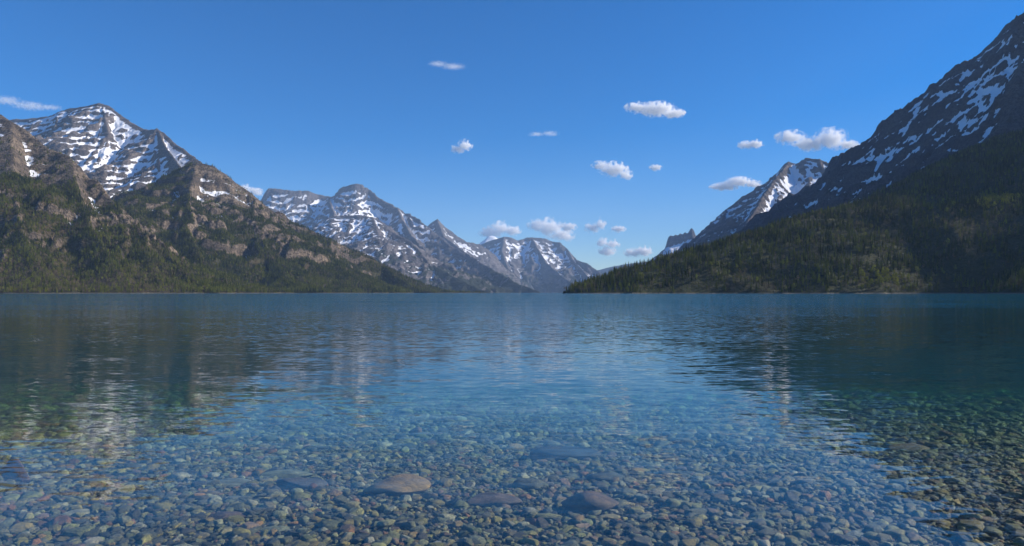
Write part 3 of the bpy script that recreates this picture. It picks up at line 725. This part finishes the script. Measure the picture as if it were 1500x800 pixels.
for zone, lst in SEL.items():
    lst = sorted(lst, key=lambda j: FJ['px'][j])
    for n_, j in enumerate(lst):
        k = int(FJ['idx'][j]); cn = k < 5
        o = bpy.data.objects.new('conifer_tree' if cn else 'aspen_tree', TREES[k]); COL.objects.link(o)
        o.location = FJ['P'][j]; o.rotation_euler = FJ['rot'][j]; o.scale = FJ['scl'][j]
        o['col'] = [float(c_) for c_ in FJ['col'][j]] + [1.0]
        kind_w = 'dark conifer' if cn else ('yellow-green leafing aspen' if k < 7 and FJ['col'][j][0] > .11 else ('olive young aspen' if k < 7 else 'bare grey-brown aspen'))
        o_ = ordinal(n_)
        if zone == 'sky':
            lab = f"{kind_w} standing against the sky, {o_} tree up the ridge from the point"; gr = 'trees along the ridge of the forested hill'
        elif zone == 'yellow':
            lab = f"{kind_w} on the forested hill, {o_} from the point"; gr = 'bright leafing aspens on the hill'
        elif zone == 'shore':
            lab = f"{kind_w} at the waterline of the forested hill, {o_} along from the point"; gr = 'trees along the shore of the hill'
        else:
            lab = f"{kind_w} low on the forested slope above the shore trees, {o_} from the point"; gr = 'trees on the lower slope of the hill'
        tag(o, lab, 'tree', gr)
keep = ~USED
def put_mass(Fo, keep, label):
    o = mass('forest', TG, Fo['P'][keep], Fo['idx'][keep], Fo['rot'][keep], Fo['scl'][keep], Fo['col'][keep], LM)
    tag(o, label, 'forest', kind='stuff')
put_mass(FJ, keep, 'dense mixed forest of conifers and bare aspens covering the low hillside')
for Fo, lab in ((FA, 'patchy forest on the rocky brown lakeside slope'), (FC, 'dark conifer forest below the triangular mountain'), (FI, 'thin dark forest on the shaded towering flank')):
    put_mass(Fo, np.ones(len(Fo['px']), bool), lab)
print('trees', {k: len(v['px']) for k, v in dict(J=FJ, A=FA, C=FC, I=FI).items()})

# ------------------------------------------------------------------ stones on the lake bed
def stone_mesh(name, seed, flat, lumps, sub=2, ang=0.0, taper=False):
    rng = np.random.default_rng(seed)
    bm = bmesh.new(); bmesh.ops.create_icosphere(bm, subdivisions=sub, radius=1.0)
    dirs = rng.normal(0, 1, (7, 3)); dirs /= np.linalg.norm(dirs, axis=1)[:, None]; lim = rng.uniform(.5, .9, 7)
    ph = rng.uniform(0, 6.28, (3, 3)); fq = rng.uniform(1.2, 3.2, (3, 3))
    for v in bm.verts:
        p = np.array(v.co)
        r = 1 + lumps * sum(math.sin(float(fq[i] @ p) + ph[i, 0]) for i in range(3)) / 2
        p = p * r
        for d_, l_ in zip(dirs, lim):          # broken facets
            e = float(p @ d_) - l_
            if e > 0: p = p - d_ * e * ang
        p[2] *= flat
        v.co = p
    for f in bm.faces: f.smooth = True
    if taper:
        for v in bm.verts:
            g = min(1.0, max(0.0, (v.co.x + 1.0) / 1.5)); v.co.z *= 0.35 + 0.65 * g; v.co.y *= 0.5 + 0.5 * g
    me = bpy.data.meshes.new(name); bm.to_mesh(me); bm.free()
    me.materials.append(M['stone']); return me
def shard_mesh(name, seed, flat, npt=16, jag=0.25):
    """broken, water-worn stone: convex hull with worn edges"""
    rng = np.random.default_rng(seed)
    p = rng.normal(0, 1, (npt, 3)); p /= np.linalg.norm(p, axis=1)[:, None]; p *= rng.uniform(1 - jag, 1.05, (npt, 1))
    p[:, 2] = np.clip(p[:, 2] * 1.5, -1, 1) * flat
    bm = bmesh.new()
    for q in p: bm.verts.new(q)
    r = bmesh.ops.convex_hull(bm, input=bm.verts)
    bmesh.ops.delete(bm, geom=[v for v in bm.verts if not v.link_faces], context='VERTS')
    bmesh.ops.dissolve_limit(bm, angle_limit=math.radians(14), verts=bm.verts, edges=bm.edges)
    bmesh.ops.bevel(bm, geom=list(bm.edges), offset=0.08, segments=2, profile=0.5, affect='EDGES', clamp_overlap=True)
    for f in bm.faces: f.smooth = True
    me = bpy.data.meshes.new(name); bm.to_mesh(me); bm.free()
    me.materials.append(M['stone']); return me
PEB = [shard_mesh('pebble', 50 + k, fl, npt, jg) for k, (fl, npt, jg) in enumerate(((.42, 14, .3), (.28, 13, .2), (.45, 26, .12), (.22, 11, .3), (.36, 16, .25), (.52, 30, .1), (.3, 18, .2), (.42, 16, .35)))]
PSHAPE = ['angular', 'flat', 'rounded', 'thin slab-like', 'blunt', 'plump round', 'flat', 'chunky']
pcol = bpy.data.collections.new("pebble_kinds")
for k, m_ in enumerate(PEB):
    o = bpy.data.objects.new("kind_%02d" % k, m_); pcol.objects.link(o)
PG = scatter_group(pcol)
PAL = [('slate-grey', (0.085, 0.095, 0.095), .24), ('grey-green', (0.125, 0.14, 0.095), .22), ('olive', (0.15, 0.14, 0.06), .17), ('pale grey', (0.27, 0.27, 0.235), .09), ('tan', (0.26, 0.20, 0.11), .08),
       ('mauve-grey', (0.13, 0.10, 0.10), .08), ('rust-brown', (0.17, 0.09, 0.05), .05), ('charcoal', (0.04, 0.042, 0.042), .14), ('cream', (0.40, 0.37, 0.28), .035), ]
PC = np.array([p[1] for p in PAL]) * np.array([1.75, 1.48, 0.86]); PW = np.array([p[2] for p in PAL]); PW = PW / PW.sum()

# boulders and slabs one can name
def ground_at(px, py):
    """where the sight line through a photo pixel meets the lake bed"""
    y = 1.5 * F / (py - HY)
    for _ in range(20):
        y = (CAMZ - float(bed_z((px - CX) / F * y, y))) * F / (py - HY)
    return (px - CX) / F * y, y
BOULD = [  # px, py of the base middle, width px, depth ratio, height ratio, colour, rot, label
    ('boulder', 577, 728, 96, .55, .46, (0.31, 0.20, 0.065), .1, 'large tan boulder with a pointed end lying under the clear shallow water'),
    ('boulder', 868, 752, 88, .6, .50, (0.15, 0.095, 0.045), -.1, 'dark brown rounded boulder with a deep shadow beside it'),
    ('boulder', 776, 718, 56, .6, .42, (0.12, 0.12, 0.07), .2, 'dull olive boulder between the tan and the dark brown boulders'),
    ('boulder', 722, 742, 82, .45, .28, (0.17, 0.115, 0.075), 0, 'long low rusty brown stone beside the tan boulder'),
    ('boulder', 828, 676, 110, .6, .24, (0.045, 0.047, 0.042), .15, 'wide dark sunken boulder under blue reflections beyond the brown boulder'),
    ('boulder', 890, 706, 60, .5, .30, (0.11, 0.12, 0.10), .1, 'small dark grey sunken boulder just beyond the dark brown boulder'),
    ('boulder', 440, 718, 84, .5, .26, (0.13, 0.115, 0.10), -.05, 'long mauve-brown sunken stone before the pointed end of the tan boulder'),
    ('slab', 420, 702, 86, .5, .16, (0.25, 0.25, 0.15), .1, 'pale olive slab under the water beyond the mauve-brown stone'),
    ('slab', 335, 712, 72, .5, .14, (0.24, 0.24, 0.16), -.1, 'broad grey-green slab with a bright olive shard at its edge'),
    ('slab', 111, 755, 44, .5, .2, (0.42, 0.38, 0.25), .5, 'pale cream wedge shaped slab alone among dark pebbles'),
    ('slab', 330, 762, 66, .5, .2, (0.24, 0.155, 0.105), .0, 'rusty brown flat stone below the grey-green slab'),
    ('slab', 20, 710, 44, .5, .3, (0.15, 0.07, 0.045), .1, 'dark red-brown stone breaking the surface at the frame edge'),
    ('slab', 403, 780, 50, .5, .2, (0.22, 0.23, 0.15), .1, 'large grey-green slab at the bottom edge below the mauve-brown stone'),
    ('slab', 1022, 756, 42, .5, .32, (0.15, 0.155, 0.10), .1, 'smooth olive-grey oval stone with a dark shadow, past the brown boulder'),
    ('slab', 1000, 740, 40, .4, .18, (0.36, 0.33, 0.16), .1, 'long yellow-olive shard just above the olive-grey oval stone'),
    ('slab', 805, 762, 46, .5, .25, (0.27, 0.25, 0.10), .0, 'yellow-olive stone in front of the dark brown boulder'),
    ('slab', 893, 762, 36, .5, .3, (0.33, 0.27, 0.13), .2, 'ochre broken slab in front of the dark brown boulder'),
    ('slab', 855, 776, 26, .6, .45, (0.42, 0.28, 0.18), .2, 'pinkish tan stone at the bottom below the brown boulder'),
    ('slab', 1085, 768, 48, .4, .2, (0.36, 0.31, 0.16), -.15, 'long ochre slab beyond the olive-grey oval stone'),
    ('slab', 1188, 790, 24, .7, .5, (0.45, 0.26, 0.15), .2, 'orange-tan stone at the bottom among grey pebbles'),
    ('slab', 1335, 662, 60, .5, .25, (0.26, 0.15, 0.06), .0, 'rusty orange stone inside the dark mountain reflection'),
    ('slab', 1256, 786, 30, .7, .3, (0.30, 0.31, 0.26), .0, 'pale grey slab at the bottom beside the orange-tan stone'),
]
blocks = []
for q, (nm, px, py, wpx, dr, hr, colr, rz, lab) in enumerate(BOULD):
    x, y = ground_at(px, py); w = wpx / F * y / 2
    me = stone_mesh('boulder', 200 + q, 1.0, .11, 4, .8 if nm == 'boulder' else .95, taper=(q == 0))
    o = bpy.data.objects.new('boulder' if nm == 'boulder' else 'flat_stone', me); COL.objects.link(o)
    z = float(bed_z(x, y)); hz = hr * w
    hz = min(hz, max(0.03, (-0.012 - z) * 0.75)) if q != 11 else (-z + 0.03) * .62
    o.location = (x, y + w * dr * .5, z + hz * .42); o.scale = (w, w * dr, hz); o.rotation_euler = (0, 0, rz)
    o['col'] = [*colr, 1.0]
    tag(o, lab, 'boulder' if nm == 'boulder' else 'stone', 'large stones on the lake bed')
    blocks.append((x, y + w * dr * .5, w, w * dr))

# pebbles: dart throwing on a jittered lattice, larger ones first
rng = np.random.default_rng(99)
pts = []
def lattice(x0, x1, y0, y1, s):
    gx, gy = np.meshgrid(np.arange(x0, x1, s), np.arange(y0, y1, s))
    gx = gx.ravel() + rng.uniform(-.45, .45, gx.size) * s; gy = gy.ravel() + rng.uniform(-.45, .45, gy.size) * s
    return gx, gy
PX, PY, PR = [], [], []
for (y0, y1, s) in ((2.4, 8.5, .037), (8.5, 13, .055), (13, 26, .082)):
    gx, gy = lattice(-0.82 * y1 - 1, 0.82 * y1 + 1, y0, y1, s)
    k = np.abs(gx) < 0.82 * gy + 1.0
    gx, gy = gx[k], gy[k]
    r = s * rng.lognormal(-0.36, .5, len(gx)).clip(.28, 2.3)
    PX.append(gx); PY.append(gy); PR.append(r)
# an extra sparse layer of larger cobbles
gx, gy = lattice(-10, 10, 2.6, 12, .34)
k = (np.abs(gx) < .82 * gy + 1) & (rng.random(len(gx)) < .3)
PX.append(gx[k]); PY.append(gy[k]); PR.append(rng.uniform(.04, .08, k.sum()))
PX, PY, PR = np.concatenate(PX), np.concatenate(PY), np.concatenate(PR)
okp = np.ones(len(PX), bool)
for (bx, by, bw, bd) in blocks:
    okp &= ((PX - bx) / (bw * .92)) ** 2 + ((PY - by) / (bd * .92)) ** 2 > 1
PX, PY, PR = PX[okp], PY[okp], PR[okp]; n = len(PX)
PZ = bed_z(PX, PY) + PR * .22 + rng.uniform(-.006, .012, n)
ci = rng.choice(len(PAL), n, p=PW)
colp = PC[ci] * rng.uniform(.55, 1.4, (n, 1)) * rng.uniform(.92, 1.08, (n, 3))
colp = np.minimum(colp, 0.34 + 0.25 * (colp - 0.34))
ki = rng.integers(0, len(PEB), n)
asp = rng.uniform(.5, .95, n)
rot = np.stack([rng.normal(0, .16, n), rng.normal(0, .16, n), rng.uniform(0, 6.28, n)], -1)
scl = np.stack([PR * 1.12, PR * asp, PR], -1)
ppx = CX + F * PX / PY; ppy = HY + F * (CAMZ - PZ) / PY
inb = (ppx > 6) & (ppx < 1494) & (ppy < 797) & (ppy > 640)
size = np.where(inb, PR / PY, 0)
bigp = np.argsort(-size)[:278]
isbig = np.zeros(n, bool); isbig[bigp] = True
MARKS = [(577, 728, 'the tan boulder'), (868, 752, 'the dark brown boulder'), (111, 755, 'the pale cream wedge'), (330, 762, 'the rusty flat stone'), (1022, 756, 'the olive-grey oval stone'), (1188, 790, 'the orange-tan stone'), (1335, 690, 'the mountain reflection'), (722, 742, 'the rusty long stone'), (1450, 790, 'the bottom right corner'), (20, 790, 'the bottom left corner')]
desc = {}
for j in bigp:
    mx_, my_, nm = min(MARKS, key=lambda m_: (ppx[j] - m_[0]) ** 2 + 3 * (ppy[j] - m_[1]) ** 2)
    where = 'near' if abs(ppx[j] - mx_) < 60 else ('left of' if ppx[j] < mx_ else 'right of')
    if 'corner' in nm: where = 'near'
    desc.setdefault((PAL[ci[j]][0], PSHAPE[ki[j]], where, nm), []).append(j)
for (cn, sh, where, nm), lst in desc.items():
    lst.sort(key=lambda j: ppx[j])
    for q, j in enumerate(lst):
        lab = f"{cn} {sh} pebble under water {where} {nm}"
        if len(lst) > 1: lab = f"{cn} {sh} pebble {where} {nm}, {ordinal(q)} such from the left"
        o = bpy.data.objects.new('pebble', PEB[ki[j]]); COL.objects.link(o)
        o.location = (PX[j], PY[j], PZ[j]); o.rotation_euler = rot[j]; o.scale = scl[j]
        o['col'] = [float(v) for v in colp[j]] + [1.0]
        tag(o, lab, 'pebble', 'pebbles on the lake bed')
k = ~isbig
o = mass('pebble_bed', PG, np.stack([PX, PY, PZ], -1)[k], ki[k], rot[k], scl[k], colp[k], [M['stone']])
tag(o, 'mass of small multicoloured pebbles covering the shallow lake bed', 'pebbles', kind='stuff')
print('pebbles', n)

# ------------------------------------------------------------------ haze
hz = bpy.data.meshes.new('haze')
bm = bmesh.new(); bmesh.ops.create_cube(bm, size=1.0); bm.to_mesh(hz); bm.free()
ho = bpy.data.objects.new('haze', hz); COL.objects.link(ho)
ho.scale = (31000, 37500, 2800); ho.location = (0, 6000, 1380)
t = NT('haze')
pv = t.n("ShaderNodeVolumePrincipled", ins={'Color': (0.46, 0.68, 1.0), 'Density': 2.6e-5, 'Anisotropy': 0.0})
hz.materials.append(t.out(None, pv.outputs[0]))
tag(ho, 'pale blue air softening the far mountains', 'haze', kind='stuff')

# ------------------------------------------------------------------ clouds, above and beyond the haze
def cloud_mat(name, dens, ell, size, soft):
    """ragged droplet cloud: denser in the middle of each heap, eaten into by turbulence, flatter below"""
    t = NT(name)
    co = t.n("ShaderNodeTexCoord").outputs['Object']
    best = None
    for (x, y, z, rw, rd, rh) in ell:
        q = t.n("ShaderNodeSeparateXYZ", ins={0: t.vm('SUBTRACT', co, (x, y, z))})
        qz = q.outputs[2]
        up = t.m('DIVIDE', t.m('MAXIMUM', qz, 0.0), rh); dn = t.m('DIVIDE', t.m('MINIMUM', qz, 0.0), rh * 0.7)
        v = t.n("ShaderNodeCombineXYZ", ins={0: t.m('DIVIDE', q.outputs[0], rw), 1: t.m('DIVIDE', q.outputs[1], rd), 2: t.m('ADD', up, dn)})
        e = t.m('SUBTRACT', 1.0, t.vm('LENGTH', v.outputs[0]))
        best = e if best is None else t.m('SMOOTH_MAX', best, e, 0.15)
    n1 = t.noise(co, 1.6 / size, 6, 0.62)
    f = t.m('ADD', best, t.m('MULTIPLY', t.m('SUBTRACT', n1, 0.55), 3.0))
    d = t.mapr(f, 0.0, soft, 0.0, dens)
    pv = t.n("ShaderNodeVolumePrincipled", ins={'Color': (1, 1, 1), 'Density': d, 'Anisotropy': 0.0})
    return t.out(None, pv.outputs[0])
CALT = 4000.0
def cloud(blobs, label, kind='puff', seed=0):
    """blobs: (px, py, half width px, half height px); all at the one cloud height"""
    rng = np.random.default_rng(seed)
    ref = max(b[1] + b[3] for b in blobs)
    D = CALT / (HY - ref) * F
    cx = np.mean([b[0] for b in blobs]); cy = np.mean([b[1] for b in blobs])
    c = at(cx, cy, D)
    bm = bmesh.new(); ell = []
    for (px, py, hw, hh) in blobs:
        p = at(px, py, D) - c; W = hw / F * D; Hh = hh / F * D
        k = 7
        ell.append((float(p[0]), 0.0, float(p[2]), W * 1.1, W * .8, Hh * 1.1))
        parts = [(0, 0, 0, W * 1.05, Hh * 1.05)]
        for _ in range(k):
            a = rng.uniform(-1, 1); parts.append((a * W * .72, rng.uniform(-.4, .4) * W, rng.uniform(-.5, .45) * Hh * (1 - abs(a) * .5), W * rng.uniform(.2, .42), Hh * rng.uniform(.35, .6)))
        for (dx, dy, dz, rw, rh) in parts:
            g = bmesh.ops.create_icosphere(bm, subdivisions=3, radius=1.0)
            for v in g['verts']:
                v.co = (v.co.x * rw + p[0] + dx, v.co.y * rw * .8 + dy, v.co.z * rh + p[2] + dz)
    me = bpy.data.meshes.new('cloud'); bm.to_mesh(me); bm.free()
    tmp = bpy.data.objects.new('cloud_shape', me); COL.objects.link(tmp)
    md = tmp.modifiers.new('r', 'REMESH'); md.mode = 'VOXEL'
    ext = max(tmp.dimensions); md.voxel_size = max(min(b[3] for b in blobs) / F * D / 7, ext / 110)
    dg = bpy.context.evaluated_depsgraph_get(); dg.update()
    m2 = bpy.data.meshes.new_from_object(tmp.evaluated_get(dg)); bpy.data.objects.remove(tmp)
    V = np.empty(len(m2.vertices) * 3, np.float32); m2.vertices.foreach_get('co', V); V = V.reshape(-1, 3)
    N = np.empty_like(V).ravel(); m2.vertices.foreach_get('normal', N); N = N.reshape(-1, 3)
    s = np.mean([b[3] for b in blobs]) / F * D
    dsp = (fbm((V[:, 0] + V[:, 1] * .3) / s, (V[:, 2] + V[:, 1] * .6) / s, 4, 700 + seed)) * s * .22
    V = V + N * dsp[:, None]
    m2.vertices.foreach_set('co', V.ravel()); m2.update()
    m2.materials.clear(); hs = np.mean([b[3] for b in blobs]) / F * D
    m2.materials.append(cloud_mat('cloud_' + kind, (3.2 if kind == 'puff' else 0.4) / hs, ell, hs, .65 if kind == 'puff' else .9))
    o = bpy.data.objects.new('cloud', m2); o.location = c; COL.objects.link(o)
    tag(o, label, 'cloud', 'small clouds over the lake valley')
cloud([(935, 158, 22, 8), (962, 161, 30, 12), (988, 167, 18, 9)], 'flat white cloud high in the open sky above the others', seed=1)
cloud([(1158, 202, 24, 12), (1186, 212, 26, 12), (1216, 205, 26, 19), (1240, 213, 18, 10)], 'largest white cloud resting above the snow ribbed mountain', seed=2)
cloud([(1092, 213, 13, 7), (1106, 212, 13, 8)], 'small white cloud beside the largest cloud', seed=3)
cloud([(1060, 274, 22, 7), (1082, 267, 22, 9), (1103, 270, 14, 7)], 'long cloud touching the flank of the snow ribbed mountain', seed=4)
cloud([(880, 243, 14, 9), (900, 249, 22, 13), (917, 257, 12, 9)], 'ragged white cloud in mid sky over the valley', seed=5)
cloud([(960, 246, 10, 6)], 'tiny white cloud next to the ragged mid sky cloud', seed=6)
cloud([(671, 219, 12, 7), (681, 214, 12, 10)], 'small lone cloud above the stepped summit of the massif', seed=7)
cloud([(642, 94, 16, 4), (664, 98, 20, 4)], 'thin high wisp of cloud near the top of the sky', 'wisp', 8)
cloud([(786, 197, 14, 4), (806, 196, 14, 5)], 'faint thin cloud at mid height over the lake', 'wisp', 9)
cloud([(10, 148, 24, 8), (45, 156, 30, 7), (75, 158, 18, 5)], 'soft grey cloud strip beside the rounded white summit', 'wisp', 10)
cloud([(360, 278, 12, 9), (374, 282, 12, 8)], 'cloud peeking over the ridge between the triangular mountain and the massif', seed=11)
cloud([(718, 342, 17, 12), (733, 335, 17, 13), (752, 339, 14, 9)], 'cloud behind the white snow covered peak', seed=12)
cloud([(788, 331, 18, 12), (804, 334, 22, 17), (824, 345, 20, 12)], 'broad cloud standing on the crest of the blue far mountain', seed=13)
cloud([(832, 333, 14, 8)], 'small oval cloud beside the broad crest cloud', seed=14)
cloud([(868, 334, 13, 9), (880, 329, 9, 12)], 'upright little cloud over the end of the far mountain', seed=15)
cloud([(906, 336, 12, 6)], 'pale small cloud next to the upright little cloud', seed=16)
cloud([(884, 356, 11, 9), (898, 358, 11, 9), (890, 369, 15, 9)], 'double topped cloud low over the valley end', seed=17)
cloud([(926, 371, 14, 8), (942, 369, 16, 10)], 'low pinkish cloud just above the forested point', seed=18)
